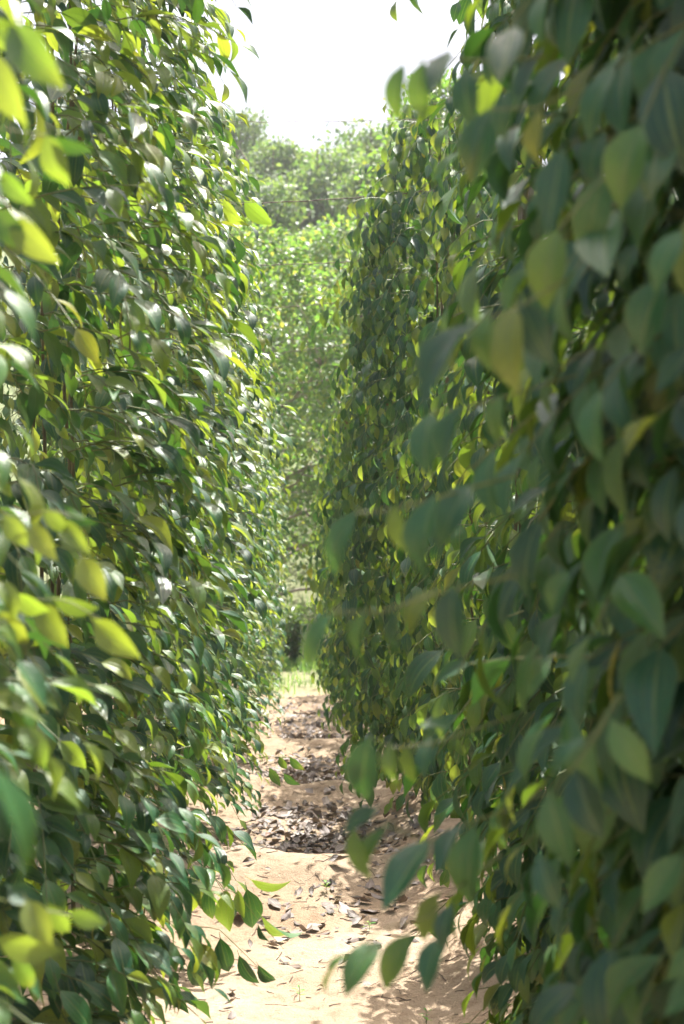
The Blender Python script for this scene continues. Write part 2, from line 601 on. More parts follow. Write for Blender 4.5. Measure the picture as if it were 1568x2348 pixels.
def vine(label, x, y, H, Rm, nsh, group, seed, lods, leaf=(.095, .135), zmin=.22, thin=None, lump=.16, face=None, max_parts=300, young_sunlit=.22, nsp=60, hang=(.05, .8), nup=(.6, 1.0), nout=(.35, .75), nb=0.0, lean=(0, 0, 0), bulge=None, nnoise=.2, zexp=.95, infrac=.30):
    gz = float(ground_z(x, y))
    root = thing('pepper_vine', label, 'vine', (x, y, gz), group)
    pl = Plant(root, K_PEPPER, y, max_parts, lods)
    r = np.random.default_rng(seed)
    H = H - gz
    # woody climbing stems inside the column
    st = []
    for k in range(4):
        a = k * 1.57 + r.uniform(-.4, .4)
        zz = np.linspace(-.03, H * .97, 16)
        rr = .07 + .025 * np.sin(zz * 3 + k)
        P = np.stack([rr * np.cos(a + .35 * zz), rr * np.sin(a + .35 * zz), zz], 1) + r.normal(0, .012, (16, 3)) * [1, 1, 0]
        st.append(tube(P, np.linspace(.010, .005, 16), 6))
    for (V, F) in st:
        link('stem', quad_mesh('stem', V, F, [M_STEM]), root)
    cdir = math.atan2(-y, -x)           # towards the camera
    pdir = 0.0 if x < 0 else math.pi    # towards the path
    n = 0
    while n < nsh:
        z = zmin + (H - zmin) * r.random() ** zexp
        th = r.uniform(-math.pi, math.pi)
        # thinner on the sides nobody sees
        dv = min(abs((th - cdir + math.pi) % (2 * math.pi) - math.pi), abs((th - pdir + math.pi) % (2 * math.pi) - math.pi))
        if dv > 1.7 and r.random() < .45:
            continue
        n += 1
        if thin is not None and r.random() < thin(z, th):
            continue
        lum = 1 + lump * float(vnoise(np.array(th * 1.6 + seed * 3.3), np.array(z * 1.9), seed))
        Rr = float(radius_at(z, H, Rm)) * lum * (bulge(z) if bulge else 1)
        out = np.array([math.cos(th), math.sin(th), 0])
        tan = np.array([-out[1], out[0], 0])
        inner = r.random() < infrac
        r0 = Rr * (r.uniform(.25, .5) if inner else r.uniform(.52, .78))
        Ls = r.uniform(.22, .42) * (1.0 if inner else (1.35 if r.random() < .10 else 1.0))
        Ls = min(Ls, max(Rr - r0, .1) + r.uniform(.04, .16)) if not inner else Ls
        nl = max(3, int(Ls / .055))
        side = r.normal(0, .45)
        up0 = r.uniform(-.1, .55)
        droop = r.uniform(.35, 1.25) / max(Ls, .2)
        s = np.linspace(0, Ls, nl + 2)
        P = out * r0 + np.array([0, 0, z]) + s[:, None] * (out + side * tan) + np.outer(up0 * s - droop * s * s, [0, 0, 1])
        P[:, 2] = np.maximum(P[:, 2], .05)
        pl.tubes.append((P, np.linspace(.0026, .0013, len(P)), False))
        sg = 1 if r.random() < .5 else -1
        for k in range(1, nl + 2):
            T = P[k] - P[k - 1]
            T /= np.linalg.norm(T)
            sg = -sg
            lat = np.cross(T, [0, 0, 1])
            lat /= np.linalg.norm(lat) + 1e-6
            end = k == nl + 1
            ax = T * (.95 if end else .45) + lat * sg * (.15 if end else r.uniform(.35, .8)) + np.array([0, 0, -1]) * r.uniform(*hang) + np.array(lean) * r.uniform(.3, 1.1) + r.normal(0, .14, 3)
            nr = np.array([0, 0, 1]) * r.uniform(*nup) + out * r.uniform(*nout) + lat * sg * r.uniform(.0, .30) + r.normal(0, nnoise, 3) + np.array([0, -nb, 0])
            sz = r.uniform(*leaf) * (r.uniform(.5, .85) if end else r.choice([1.0, 1.0, 1.12, .8, .65]))
            yg = 1 if (end and r.random() < min(.5, young_sunlit * 2)) or r.random() < young_sunlit * (.4 + .9 * z / H) else 0  # young tips, plus a share coloured as if the sun lit them
            pl.add(P[k], ax, nr, sz, yg)
        if r.random() < nsp / max(nsh, 1):
            k = r.integers(1, nl + 1)
            pl.spikes.append((P[k], r.uniform(.06, .12), r.uniform(0, 6.28)))
    return pl


GL, GR, GB = 'pepper vines in the row left of the path', 'pepper vines in the row right of the path', 'pepper vines of the row behind the right row'
NEAR, MID, FAR = ('hi', 'mid', 'min'), ('mid', 'low', 'min'), ('low', 'low', 'min')
LX, RX = -.97, .86
V = {}
left = [
    (2.2, 4.1, .42, 460, NEAR, 'nearest left-hand pepper vine, blurred yellow-green leaves at the left edge'),
    (3.95, 4.5, .66, 760, NEAR, 'tall left-hand pepper vine with low shoots drooping over the sandy foreground'),
    (5.7, 4.9, .66, 760, NEAR, 'left-hand pepper vine whose top leaves stand against the white sky'),
    (7.5, 4.6, .66, 680, MID, 'left-hand pepper vine beside the first sandy ridge across the path'),
    (9.2, 4.2, .64, 620, MID, 'left-hand pepper vine where the lowest long wire ends, below the sky gap'),
    (11.0, 4.1, .63, 560, MID, 'left-hand pepper vine of glossy small leaves beside the litter-filled hollow'),
    (12.7, 4.0, .63, 460, MID, 'left-hand sunlit pepper vine, sixth column ahead of the near edge'),
    (14.5, 4.0, .62, 430, FAR, 'left-hand pepper vine, fourth column from the far end of its row'),
    (16.2, 4.0, .62, 430, FAR, 'left-hand pepper vine, third column from the far end of its row'),
    (18.0, 3.9, .61, 420, FAR, 'left-hand pepper vine, last but one before the grass'),
    (19.8, 3.9, .60, 420, FAR, 'far end pepper vine of the left row, beside the grass and the dark shrub'),
]
for i, (y, H, Rm, ns, lods, lab) in enumerate(left):
    zm = .5 if y < 3 else .10 if y < 4.5 else .15
    V['L%d' % i] = vine(lab, LX + .03 * math.sin(i * 2.1), y, H, Rm, ns, GL, 100 + i, lods, zmin=zm, zexp=1.2 if 3 < y < 5 else .95, nsp=50 if y < 8 else 20, young_sunlit=.34 if y < 3 else .22, bulge=(lambda z: 1 + .16 * float(smooth(1.75, 1.35, z))) if y < 3 else None, nb=.35, lean=(.85, -.15, -.1), hang=(-.05, .6), nup=(.7, 1.1), nnoise=.16, leaf=(.095, .135) if y < 8 else (.085, .12))


def thin_57(z, th):
    return .8 if z > 1.6 else .1


def thin_75(z, th):
    return .1


right = [
    (2.0, 4.3, .58, 1900, NEAR, None, 'nearest right-hand pepper vine, large blurred dark leaves filling the right edge'),
    (3.95, 4.4, .47, 1150, NEAR, lambda z, th: (.15 if z < 1.5 else .42), 'thinner right-hand pepper vine, blurred, in front of the bare grey post'),
    (5.7, 4.0, .30, 620, MID, thin_57, 'sparse right-hand pepper vine clinging to the bare grey wooden post'),
    (7.5, 2.75, .33, 400, MID, thin_75, 'sparse right-hand pepper vine between the bare post and the round-topped vine'),
    (9.2, 4.6, .65, 1050, MID, None, 'round-topped dark right-hand pepper vine standing out above the others'),
    (11.0, 3.65, .66, 620, MID, None, 'right-hand pepper vine just beyond and lower than the round-topped one'),
    (12.7, 3.7, .65, 480, MID, None, 'right-hand pepper vine, second beyond the round-topped one'),
    (14.5, 3.7, .64, 440, FAR, None, 'right-hand pepper vine, fourth column from the far end of its row'),
    (16.2, 3.7, .63, 440, FAR, None, 'right-hand pepper vine, third column from the far end of its row'),
    (18.0, 3.7, .62, 420, FAR, None, 'right-hand pepper vine, last but one before the grass'),
    (19.8, 3.6, .60, 420, FAR, None, 'far end pepper vine of the right row, at the edge of the grass'),
]
for i, (y, H, Rm, ns, lods, th, lab) in enumerate(right):
    V['R%d' % i] = vine(lab, RX + .03 * math.sin(i * 1.7 + 1) + (.08 if i < 4 else 0), y, H, Rm, ns, GR, 200 + i, lods, zmin=.08 if y < 5 else .22, thin=th, nsp=70 if y < 8 else 15,
                        young_sunlit=.05 if y < 4 else .15, leaf=(.10, .145) if y < 4 else (.10, .14), zexp=1.3 if 3 < y < 5 else .95, infrac=.48 if y < 4 else .36, lean=(-.5, -.1, -.2) if y < 4 else (-.12, -.1, -.35), hang=(.2, 1.0) if y < 4 else (.5, 1.3), nup=(.2, 1.05) if y < 4 else (.3, .85), nout=(.6, 1.1), nb=.15 if y < 4 else .45)
back = [(4.8, 'back-row pepper vine glimpsed behind the nearest right-hand vines'),
        (7.0, 'back-row pepper vine showing bright leaves right of the grey post'),
        (9.6, 'back-row pepper vine glimpsed right of the round-topped vine')]
back += [(2.4, 'back-row pepper vine behind the nearest dark right-hand vine'), (12.0, 'back-row pepper vine farthest along behind the right row')]
for i, (y, lab) in enumerate(back):
    V['B%d' % i] = vine(lab, 2.75, y, 3.9, .62, 330, GB, 300 + i, FAR, max_parts=150, nsp=0)

# ---- recognisable single shoots, built at their own depth and tied to their vine
def hero(pl, d, stem, leaves, mat=0):
    o = np.array(pl.root.location)
    P = []
    for q in stem:
        P.append(at(q[0], q[1], d + (q[2] if len(q) > 2 else 0)) - o)
    P = np.array(P)
    P[1:-1, 2] += .012 * np.sin(np.arange(1, len(P) - 1) * 2.0 + d)
    t = np.linspace(0, len(P) - 1, 3 * len(P))
    Pf = np.stack([np.interp(t, np.arange(len(P)), P[:, c]) for c in range(3)], 1)
    pl.tubes.append((Pf, np.linspace(.0020, .0008, len(Pf)), True))
    for q in leaves:
        (bx, by), (tx, ty), tilt = q[:3]
        m = q[3] if len(q) > 3 else mat
        dd = q[4] if len(q) > 4 else .02 + .02 * math.sin(bx * .37 + ty)
        d2 = d + .04 * math.sin(bx * 1.3 + by * .7)
        B = at(bx, by, d2) - o
        T = at(tx, ty, d2 - dd) - o
        ax = T - B
        ln = np.linalg.norm(ax)
        view = CP - (B + o)
        view /= np.linalg.norm(view)
        tilt = tilt + (.3 if o[0] > 0 and 0 <= tilt < .7 else 0)
        sidev = np.cross(ax / ln, view)
        nr = view * math.cos(tilt) + sidev * math.sin(tilt) + np.array([0, 0, .25])
        pl.add(B, ax, nr, ln * 1.08, m, True)


h = hero
h(V['L1'], 4.7, [(330, 2005, .5), (430, 2012, .2), (480, 2035), (545, 2038), (600, 2120), (650, 2175)],
  [((520, 2042), (513, 2146), .25), ((566, 2038), (588, 2138), -.1), ((600, 2100), (668, 2182), 1.15), ((575, 2016), (658, 2066), 1.2),
   ((592, 2120), (612, 2160), .9), ((545, 2040), (556, 2100), .8, 1), ((480, 2035), (470, 2110), .5), ((455, 2020), (430, 2090), .2, 1)])
h(V['L1'], 4.6, [(400, 2120, .3), (500, 2130), (548, 2180), (590, 2215)],
  [((548, 2190), (574, 2268), .7), ((592, 2212), (622, 2262), .8), ((505, 2150), (520, 2235), .2), ((440, 2190), (465, 2280), .1), ((370, 2150), (350, 2215), .1),
   ((390, 2235), (425, 2320), .5)])
h(V['L3'], 7.6, [(540, 1752, .2), (610, 1732), (690, 1738)], [((664, 1736), (692, 1768), .7), ((640, 1734), (652, 1764), .5), ((618, 1760), (640, 1800), .5), ((650, 1772), (682, 1806), .9)])
h(V['L2'], 5.4, [(380, 478, .3), (470, 470), (585, 464)], [((512, 458), (545, 522), .8, 1), ((560, 460), (606, 518), .6, 1), ((440, 470), (470, 560), .9, 1)])
h(V['L0'], 1.75, [(-120, 250, .2), (0, 282), (112, 312)], [((105, 308), (146, 424), .25, 1), ((122, 316), (206, 350), .9, 0, -.02)])
h(V['L0'], 1.6, [(-140, 40, .2), (-20, 60), (40, 70)], [((20, 60), (112, 182), .5, 1), ((-20, 60), (60, 90), .8), ((-25, 120), (8, 255), .6, 1)])
h(V['L0'], 1.8, [(-160, 380, .2), (-20, 400), (20, 410)], [((0, 395), (62, 470), .6, 1), ((22, 500), (92, 590), .6, 1), ((-20, 480), (60, 560), .1)])
h(V['L0'], 1.9, [(-160, 1150, .2), (0, 1180), (120, 1160), (190, 1190)], [((100, 1165), (150, 1225), .4, 1), ((150, 1160), (215, 1205), .9), ((140, 1195), (190, 1262), .5, 1), ((185, 1275), (222, 1360), .4, 1), ((10, 1180), (50, 1250), .4, 1), ((70, 1200), (100, 1270), .7, 1)])
h(V['L0'], 2.1, [(-160, 1330, .2), (20, 1360), (150, 1370), (230, 1420)], [((120, 1370), (215, 1425), .8), ((215, 1420), (298, 1505), .6, 1), ((30, 1360), (110, 1420), .6, 1), ((90, 1380), (130, 1470), .5, 1), ((0, 1400), (50, 1480), .5, 1)])
h(V['L0'], 1.05, [(-260, 1660, .1), (-90, 1730), (0, 1780)], [((-20, 1760), (168, 1985), -1.0, 0)])
h(V['L0'], 1.9, [(-150, 2010, .2), (40, 2060), (160, 2090), (210, 2110)], [((60, 2060), (100, 2160), .4, 1), ((160, 2090), (220, 2130), .9, 1), ((20, 2030), (90, 2080), .3), ((110, 2070), (150, 2150), .5, 1), ((-10, 2150), (110, 2210), .8, 1), ((30, 2190), (80, 2280), .2, 1)])
# right-hand shoots reaching over the path
h(V['R0'], 1.75, [(1150, 1960, .1), (1050, 2020), (985, 2090), (880, 2150), (800, 2185)],
  [((1006, 2046), (934, 2146), .35), ((942, 2140), (848, 2250), .25), ((872, 2158), (772, 2242), .75), ((802, 2186), (710, 2240), 1.1), ((1015, 2145), (950, 2240), .9), ((1040, 2070), (985, 2160), .8)])
h(V['R0'], 1.75, [(1180, 1850, .1), (1060, 1880), (985, 1920), (880, 1890)],
  [((986, 1922), (878, 2068), .8), ((1060, 1890), (1000, 1990), .7), ((884, 1896), (826, 1995), .7), ((812, 1898), (806, 2022), .9), ((865, 1852), (786, 1895), .2), ((1090, 1890), (1040, 2080), .2, 0)])
h(V['R0'], 1.8, [(1180, 1640, .1), (1000, 1690), (900, 1705), (850, 1690)],
  [((850, 1688), (796, 1845), .1), ((893, 1705), (893, 1790), .1, 1), ((935, 1705), (918, 1795), .9, 1), ((985, 1690), (950, 1760), .6), ((1040, 1670), (960, 1650), .9)])
h(V['R0'], 1.6, [(1180, 1090, .1), (1000, 1130), (900, 1155), (812, 1175)],
  [((818, 1173), (722, 1292), .85), ((905, 1155), (895, 1265), .9, 1), ((1000, 1130), (915, 1310), .5), ((1080, 1110), (990, 1205), .3)])
h(V['R0'], 1.5, [(1180, 1320, .1), (1000, 1350), (870, 1385), (762, 1403)],
  [((765, 1402), (660, 1500), 1.0), ((836, 1400), (786, 1530), .6), ((910, 1390), (882, 1510), .9), ((990, 1350), (905, 1430), .3), ((1040, 1340), (1010, 1500), .4)])
h(V['R0'], 1.6, [(1250, 130, .1), (1120, 130), (1030, 120), (930, 140)],
  [((926, 145), (872, 252), .6), ((970, 140), (938, 262), .75), ((1066, 160), (1056, 262), .3), ((1030, 115), (985, 200), .8), ((1125, 255), (1062, 385), .1), ((1192, 220), (1152, 305), .5), ((1180, 60), (1140, 175), .3)])
h(V['R0'], 1.5, [(1330, 200, .1), (1230, 240), (1120, 250)], [((1120, 250), (1070, 400), .15), ((1170, 200), (1120, 300), .9), ((1290, 340), (1252, 520), .2), ((1240, 250), (1200, 370), .5)])
h(V['R0'], 1.5, [(1300, 640, .1), (1180, 700), (1085, 740)], [((1085, 740), (962, 895), .7), ((1120, 720), (1090, 830), .4), ((1180, 700), (1120, 860), .9), ((1195, 690), (1235, 830), .2)])
h(V['R0'], 1.7, [(1320, 860, .1), (1150, 900), (1060, 925), (985, 945)], [((990, 945), (942, 1055), .6), ((1062, 925), (1006, 1062), .4), ((1150, 905), (1110, 1000), .6)])
h(V['R0'], 1.55, [(1420, 1590, .1), (1330, 1730), (1260, 1800), (1210, 1830)],
  [((1260, 1812), (1290, 1990), .1), ((1320, 1760), (1350, 1920), .2), ((1400, 1650), (1470, 1790), .1), ((1345, 1690), (1230, 1770), .5), ((1300, 1770), (1320, 1640), .3), ((1240, 1960), (1260, 2080), .1)])
h(V['R1'], 3.2, [(1200, 1400, .1), (1090, 1430), (1010, 1490)], [((1015, 1490), (905, 1560), .5), ((1090, 1420), (1060, 1500), .3), ((1150, 1410), (1170, 1500), .2)])


# ================================================================ posts and wires
def post(label, x, y, H, r0):
    g = float(ground_z(x, y))
    zz = np.linspace(-.25, H, 22)
    P = np.stack([.02 * np.sin(zz * 1.3), .015 * np.cos(zz * 1.1), zz], 1)
    Vv, F = tube(P, np.linspace(r0 * 1.1, r0 * .85, 22), 14)
    rr = np.random.default_rng(int(y * 10))
    Vv = Vv.reshape(22, 14, 3)
    c = Vv.mean(1, keepdims=True)
    an = np.arange(14)
    Vv = c + (Vv - c) * (1 + .10 * np.sin(an * 2.1 + 1)[None, :, None] + rr.normal(0, .02, (22, 14, 1)))
    Vv = Vv.reshape(-1, 3)
    nl = len(Vv)
    Vv = np.concatenate([Vv, [P[-1] + [0, 0, .008]]])
    cap = [[(21 * 14 + k), (21 * 14 + (k + 1) % 14), nl, nl] for k in range(14)]
    me = bpy.data.meshes.new('wooden_post')
    me.from_pydata(Vv.tolist(), [], [list(map(int, f)) for f in F] + [[a, b, c2] for a, b, c2, _ in cap])
    me.materials.append(M_POST)
    for p in me.polygons:
        p.use_smooth = True
    o = link('wooden_post', me, None, (x, y, g))
    tag(o, label, 'post', 'wooden posts carrying the right-hand vines')


post('weathered grey bare wooden post seen between blurred leaves on the right', RX + .05, 5.7, 4.0, .036)
post('wooden post behind the blurred leaves of the thinner near vine', RX + .05, 3.95, 4.2, .036)


def wire(label, y, zl, zr, sag, dy=0.0, rad=.0016):
    n = 40
    t = np.linspace(0, 1, n)
    x = LX + (RX + .05 - LX) * t
    z = zl + (zr - zl) * t - sag * 4 * t * (1 - t)
    P = np.stack([x, y + dy * t, z], 1)
    rr = np.random.default_rng(int(y * 7))
    P[:, 2] += rr.normal(0, .002, n)
    parts = []
    for k in (0, 1):
        a = t * 60 + k * math.pi
        parts.append(tube(P + .0022 * np.stack([0 * a, np.cos(a), np.sin(a)], 1), rad, 5))
    Vv, F = join(parts)
    o = link('wire', quad_mesh('wire', Vv, F, [M_WIRE]))
    tag(o, label, 'wire', 'wires strung across the path between the two rows')


wire('thin wire highest across the white sky towards the right-hand tree', 7.5, 4.0, 4.1, .015, .2, .0008)
wire('dark twisted wire crossing the hillside and the round-topped vine', 9.2, 4.0, 4.12, .02, 0, .0023)
wire('thin wire crossing in front of bushes below the longest wire', 11.0, 4.02, 4.1, .02, 0, .0022)
wire('thin slanting wire, third below the sky, in front of the trees', 12.7, 3.98, 4.16, .02, 0, .002)
wire('faint slanting wire low in front of the trees', 14.5, 3.86, 4.1, .03)
wire('faintest wire, lowest and farthest across the gap', 16.2, 3.82, 3.98, .03)


# ================================================================ trees
def broad_tree(label, x, y, H, Rc, zlow, nleaf, seed, leaf=(.11, .16), parts=300, squash=1.0):
    g = float(ground_z(x, y))
    root = thing('broadleaf_tree', label, 'tree', (x, y, g), 'trees beyond the end of the path')
    pl = Plant(root, K_TREE, y, parts, ('mid', 'low', 'min'))
    r = np.random.default_rng(seed)
    tr = []
    hz = H * .6
    P = np.stack([.12 * np.sin(np.linspace(0, 3, 9)), .1 * np.cos(np.linspace(0, 4, 9)), np.linspace(-.1, hz, 9)], 1)
    Vv, F = tube(P, np.linspace(.075, .03, 9), 9)
    link('trunk', quad_mesh('trunk', Vv, F, [M_BARK]), root)
    tips = []
    nb = 26
    for k in range(nb):
        z0 = zlow * .6 + (hz - zlow * .6) * (k / nb)
        a = k * 2.4 + r.uniform(-.4, .4)
        t = (z0 - zlow * .6) / (H - zlow * .6)
        L = Rc * (1.05 - .55 * t) * r.uniform(.75, 1.1)
        up = r.uniform(.25, .9) + .5 * t
        s = np.linspace(0, 1, 7)
        base = np.array([np.interp(z0, P[:, 2], P[:, 0]), np.interp(z0, P[:, 2], P[:, 1]), z0])
        B = base + np.outer(s * L, [math.cos(a), math.sin(a), 0]) + np.outer(up * L * s - .25 * L * s * s, [0, 0, 1]) + r.normal(0, .04, (7, 3)) * s[:, None]
        tr.append(tube(B, np.linspace(.045, .012, 7), 5))
        if k % 3 == 0:
            Vv, F = tr[-1]
            link('branch', quad_mesh('branch', Vv, F, [M_BARK]), root)
            tr.pop()
        tips.append(B[3:])
    Vv, F = join(tr)
    o = link('branches', quad_mesh('branches', Vv, F, [M_BARK]), root)
    o['kind'] = 'stuff'
    tips = np.concatenate(tips)
    # clumps of leaves in the outer shell of the crown
    ncl = max(60, nleaf // 34)
    cz = zlow + (H - zlow) * r.random(ncl) ** .9
    tt = (cz - zlow) / (H - zlow)
    rad = Rc * np.interp(tt, [0, .15, .45, .75, .92, 1], [.7, .95, 1.0, .75, .4, .1]) * (1 + .2 * vnoise(r.random(ncl) * 9, cz * 1.1, seed))
    th = r.uniform(-np.pi, np.pi, ncl)
    # most of the crown's leaves on the half that faces the path
    th = np.where((np.sin(th) > .2) & (r.random(ncl) < .6), -th, th)
    rr = rad * np.sqrt(r.uniform(.35, 1.05, ncl))
    C = np.stack([rr * np.cos(th), rr * np.sin(th) * squash, cz], 1)
    for c in C:
        k = r.integers(24, 44)
        cr = r.uniform(.22, .42)
        o3 = r.normal(0, 1, (k, 3))
        o3 /= np.linalg.norm(o3, axis=1, keepdims=True)
        q = c + o3 * cr * r.random((k, 1)) ** .5
        outv = np.array([c[0], c[1], .3])
        outv /= np.linalg.norm(outv) + 1e-6
        for j in range(k):
            ax = o3[j] * .8 + outv * .4 + np.array([0, 0, r.uniform(-.6, .4)])
            nr = np.array([0, 0, .9]) + outv * .5 + r.normal(0, .4, 3)
            pl.add(q[j], ax, nr, r.uniform(*leaf), 0)
        if r.random() < .35:
            b = tips[np.argmin(((tips - c) ** 2).sum(1))]
            pl.tubes.append((np.stack([b, (b + c) / 2 + r.normal(0, .08, 3), c]), np.array([.012, .009, .004]), False))
    return pl


broad_tree('broad-leaved tree closing the view at the end of the path', -1.15, 30.0, 8.3, 2.9, .7, 16000, 41)
broad_tree('tall broad-leaved tree rising behind the round-topped right-hand vine', 2.7, 28.0, 11.0, 2.15, 2.2, 11000, 42)
broad_tree('bushy tree at the left behind the row of vines', -2.9, 29.0, 7.0, 2.2, 1.2, 6000, 43, parts=200)
broad_tree('pale bushy tree filling the middle distance below the hill', .9, 32.0, 8.4, 2.6, 1.0, 7500, 44, parts=200)
broad_tree('broad-leaved tree on the rising ground just below the hillside', -1.9, 37.0, 6.8, 3.0, .8, 7000, 45, (.14, .2), parts=150)


def hill_proto(seed, H, Rc, n, lf):
    r = np.random.default_rng(seed)
    # several overlapping lobes
    P, NR = [], []
    nl = 12
    for k in range(nl):
        a = k * 2.4
        c = np.array([Rc * .55 * math.cos(a) * r.uniform(.3, 1), Rc * .55 * math.sin(a) * r.uniform(.3, 1), H * r.uniform(.42, .86)])
        lr = Rc * r.uniform(.32, .55)
        m = n // nl
        d = r.normal(0, 1, (m, 3))
        d /= np.linalg.norm(d, axis=1, keepdims=True)
        sh = 1 + .25 * vnoise(d[:, 0] * 3 + k, d[:, 2] * 3, k)
        P.append(c + d * lr * (sh * r.uniform(.55, 1.05, m))[:, None] * [1, 1, .8])
        NR.append(d + np.array([0, 0, .5]))
    P = np.concatenate(P)
    NR = np.concatenate(NR) + r.normal(0, .5, P.shape)
    ax = r.normal(0, 1, P.shape) + [0, 0, -.3]
    K = LeafKind('crown', 'round', .7, [M_HILL], {'min': (2, 1)}, nvar=3, fold=(0, .1), curl=(0, .8), petiole=False, seed=seed)
    crown = merge_leaves('crown', K, 'min', P, frames(ax, NR), r.uniform(lf * .7, lf * 1.3, len(P)), r.integers(0, 3, len(P)), np.zeros(len(P), int))
    parts = [tube(np.array([[0, 0, -.5], [.1, 0, H * .3], [0, .1, H * .7]]), [.22, .16, .07], 7)]
    for k in range(7):
        a = k * 2.4
        parts.append(tube(np.array([[.05, 0, H * .3 + .06 * k * H], [.35 * Rc * math.cos(a), .35 * Rc * math.sin(a), H * .5 + .04 * k * H], [.6 * Rc * math.cos(a), .6 * Rc * math.sin(a), H * .6 + .05 * k * H]]), [.09, .06, .02], 5))
    Vv, F = join(parts)
    return crown, quad_mesh('trunk', Vv, F, [M_BARK])


PROTO = [hill_proto(60, 6.5, 2.6, 9000, .20), hill_proto(61, 5.6, 3.0, 9000, .20), hill_proto(62, 8.5, 2.4, 7000, .17)]
hill = [
    (0, -3.5, 44, 1.0, 'bushy pale tree on the lower hillside, seen above the left row'),
    (1, 1.2, 46, 1.0, 'rounded pale green tree low on the hillside, mid gap'),
    (1, -1.6, 50, 1.1, 'rounded yellow-green crown half way up the hillside'),
    (0, 3.4, 52, 1.1, 'dense tree half way up the hill, near the tall right-hand tree'),
    (1, .6, 57, 1.1, 'broad pale crown below the hill crest'),
    (0, -4.8, 58, 1.0, 'bushy tree on the upper hillside behind the left row'),
    (0, -1.6, 63, 1.0, 'pale tree just below the left part of the hill crest'),
    (1, 3.0, 64, 1.2, 'round dark crown on the crest, right in the sky gap'),
    (2, -3.6, 70, 1.0, 'feathery taller tree on the crest, left in the sky gap'),
    (2, -5.6, 69, 1.0, 'feathery tree on the crest beside the left row'),
    (1, .6, 70, 1.0, 'low crown on the crest in the middle of the sky gap'),
    (0, 5.6, 68, 1.25, 'large crown on the crest behind the tall right-hand tree'),
    (1, -7.5, 52, 1.1, 'hillside tree hidden mostly by the left row'),
    (0, 7.2, 56, 1.2, 'hillside tree hidden mostly by the right row'),
    (1, 6.5, 44, 1.2, 'tree on the lower hill behind the right row'),
]
for k, (p, x, y, s, lab) in enumerate(hill):
    o = thing('hill_tree', lab, 'tree', (x, y, float(ground_z(x, y))), 'trees on the far hillside')
    o.scale = (s, s, s)
    o.rotation_euler = (0, 0, k * 1.3)
    link('crown', PROTO[p][0], o)
    link('trunk', PROTO[p][1], o)


# ================================================================ shrubs, grass and dry straw at the path's end
def shrub(label, x, y, H, spread, nst, seed, name='shrub'):
    root = thing(name, label, 'shrub', (x, y, float(ground_z(x, y))), 'shrubs at the end of the path')
    pl = Plant(root, K_SHRUB, y, 120, ('mid', 'low', 'low'))
    r = np.random.default_rng(seed)
    for k in range(nst):
        a = r.uniform(0, 6.28)
        hh = H * r.uniform(.6, 1.0)
        s = np.linspace(0, 1, 8)
        P = np.outer(s * spread * r.uniform(.2, 1), [math.cos(a), math.sin(a), 0]) + np.outer(s * hh, [0, 0, 1]) + r.normal(0, .015, (8, 3))
        pl.tubes.append((P, np.linspace(.009, .004, 8), k < 6))
        for q in np.linspace(.25, 1.0, 30):
            c = np.array([np.interp(q, s, P[:, i]) for i in range(3)])
            b = r.uniform(0, 6.28)
            ov = np.array([math.cos(b), math.sin(b), 0])
            pl.add(c, ov + [0, 0, r.uniform(-.5, .7)], np.array([0, 0, 1]) + .3 * ov, r.uniform(.14, .24), 0)


shrub('dark green upright shrub of narrow leaves left of the path end', -.20, 23.4, 1.15, .32, 16, 71)
shrub('low dark shrub at the foot of the left row end', -.62, 22.4, .55, .3, 10, 72)
shrub('small dark shrub by the end of the right row', .62, 22.6, .8, .25, 9, 73)


def blades(name, n, xr, yr, hr, wr, mat, seed, lean=.5, mask=None):
    r = np.random.default_rng(seed)
    x = r.uniform(*xr, n)
    y = r.uniform(*yr, n)
    if mask is not None:
        kp = r.random(n) < mask(x, y)
        x, y = x[kp], y[kp]
    n = len(x)
    z = ground_z(x, y)
    hh = r.uniform(*hr, n)
    a = r.uniform(0, 6.28, n)
    l = r.uniform(0, lean, n) * hh
    w = r.uniform(*wr, n)
    D = np.stack([np.cos(a), np.sin(a), 0 * a], 1)
    S = np.stack([-np.sin(a), np.cos(a), 0 * a], 1) * w[:, None]
    B = np.stack([x, y, z - .01], 1)
    m = B + D * (l * .3)[:, None] + np.stack([0 * x, 0 * x, hh * .6], 1)
    t = B + D * l[:, None] + np.stack([0 * x, 0 * x, hh * (1 - .25 * np.minimum(l / hh, 1.5))], 1)
    Vv = np.stack([B - S, B + S, m - S * .8, m + S * .8, t - S * .1, t + S * .1], 1).reshape(-1, 3)
    i = np.arange(n)[:, None] * 6
    F = np.stack([i + [0, 1, 3, 2], i + [2, 3, 5, 4]], 1).reshape(-1, 4)
    return link(name, quad_mesh(name, Vv, F, [mat], np.tile([[0, 0], [1, 0], [0, .5], [1, .5], [0, 1], [1, 1]], (n, 1))))


def gm(x, y):
    return np.clip(.55 + .9 * vnoise(x * 1.3, y * 1.3, 31), .03, 1) * smooth(20.4, 21.2, y + .25 * vnoise(x * 2, y, 8))


o = blades('grass', 34000, (-2.6, 3.2), (20.5, 25.0), (.06, .20), (.004, .010), M_GRASS, 81, .9, gm)
tag(o, 'short bright green grass at the end of the sandy path', 'grass', kind='stuff')
o = blades('undergrowth', 9000, (-3.5, 4.0), (24.2, 33), (.12, .45), (.004, .011), M_GRASS, 83, .9, lambda x, y: np.clip(.2 + .9 * vnoise(x * .9, y * .9, 32), 0, 1))
tag(o, 'green weeds on the bank under the trees', 'undergrowth', kind='stuff')
o = blades('dry_straw', 7000, (-2.5, 3.2), (23.6, 30), (.12, .5), (.004, .012), M_STRAW, 82, 1.8, lambda x, y: np.clip(.3 + .9 * vnoise(x * 1.1 + 4, y * .8, 33), 0, 1))
tag(o, 'dry pale straw and fallen fronds on the bank under the trees', 'straw', kind='stuff')


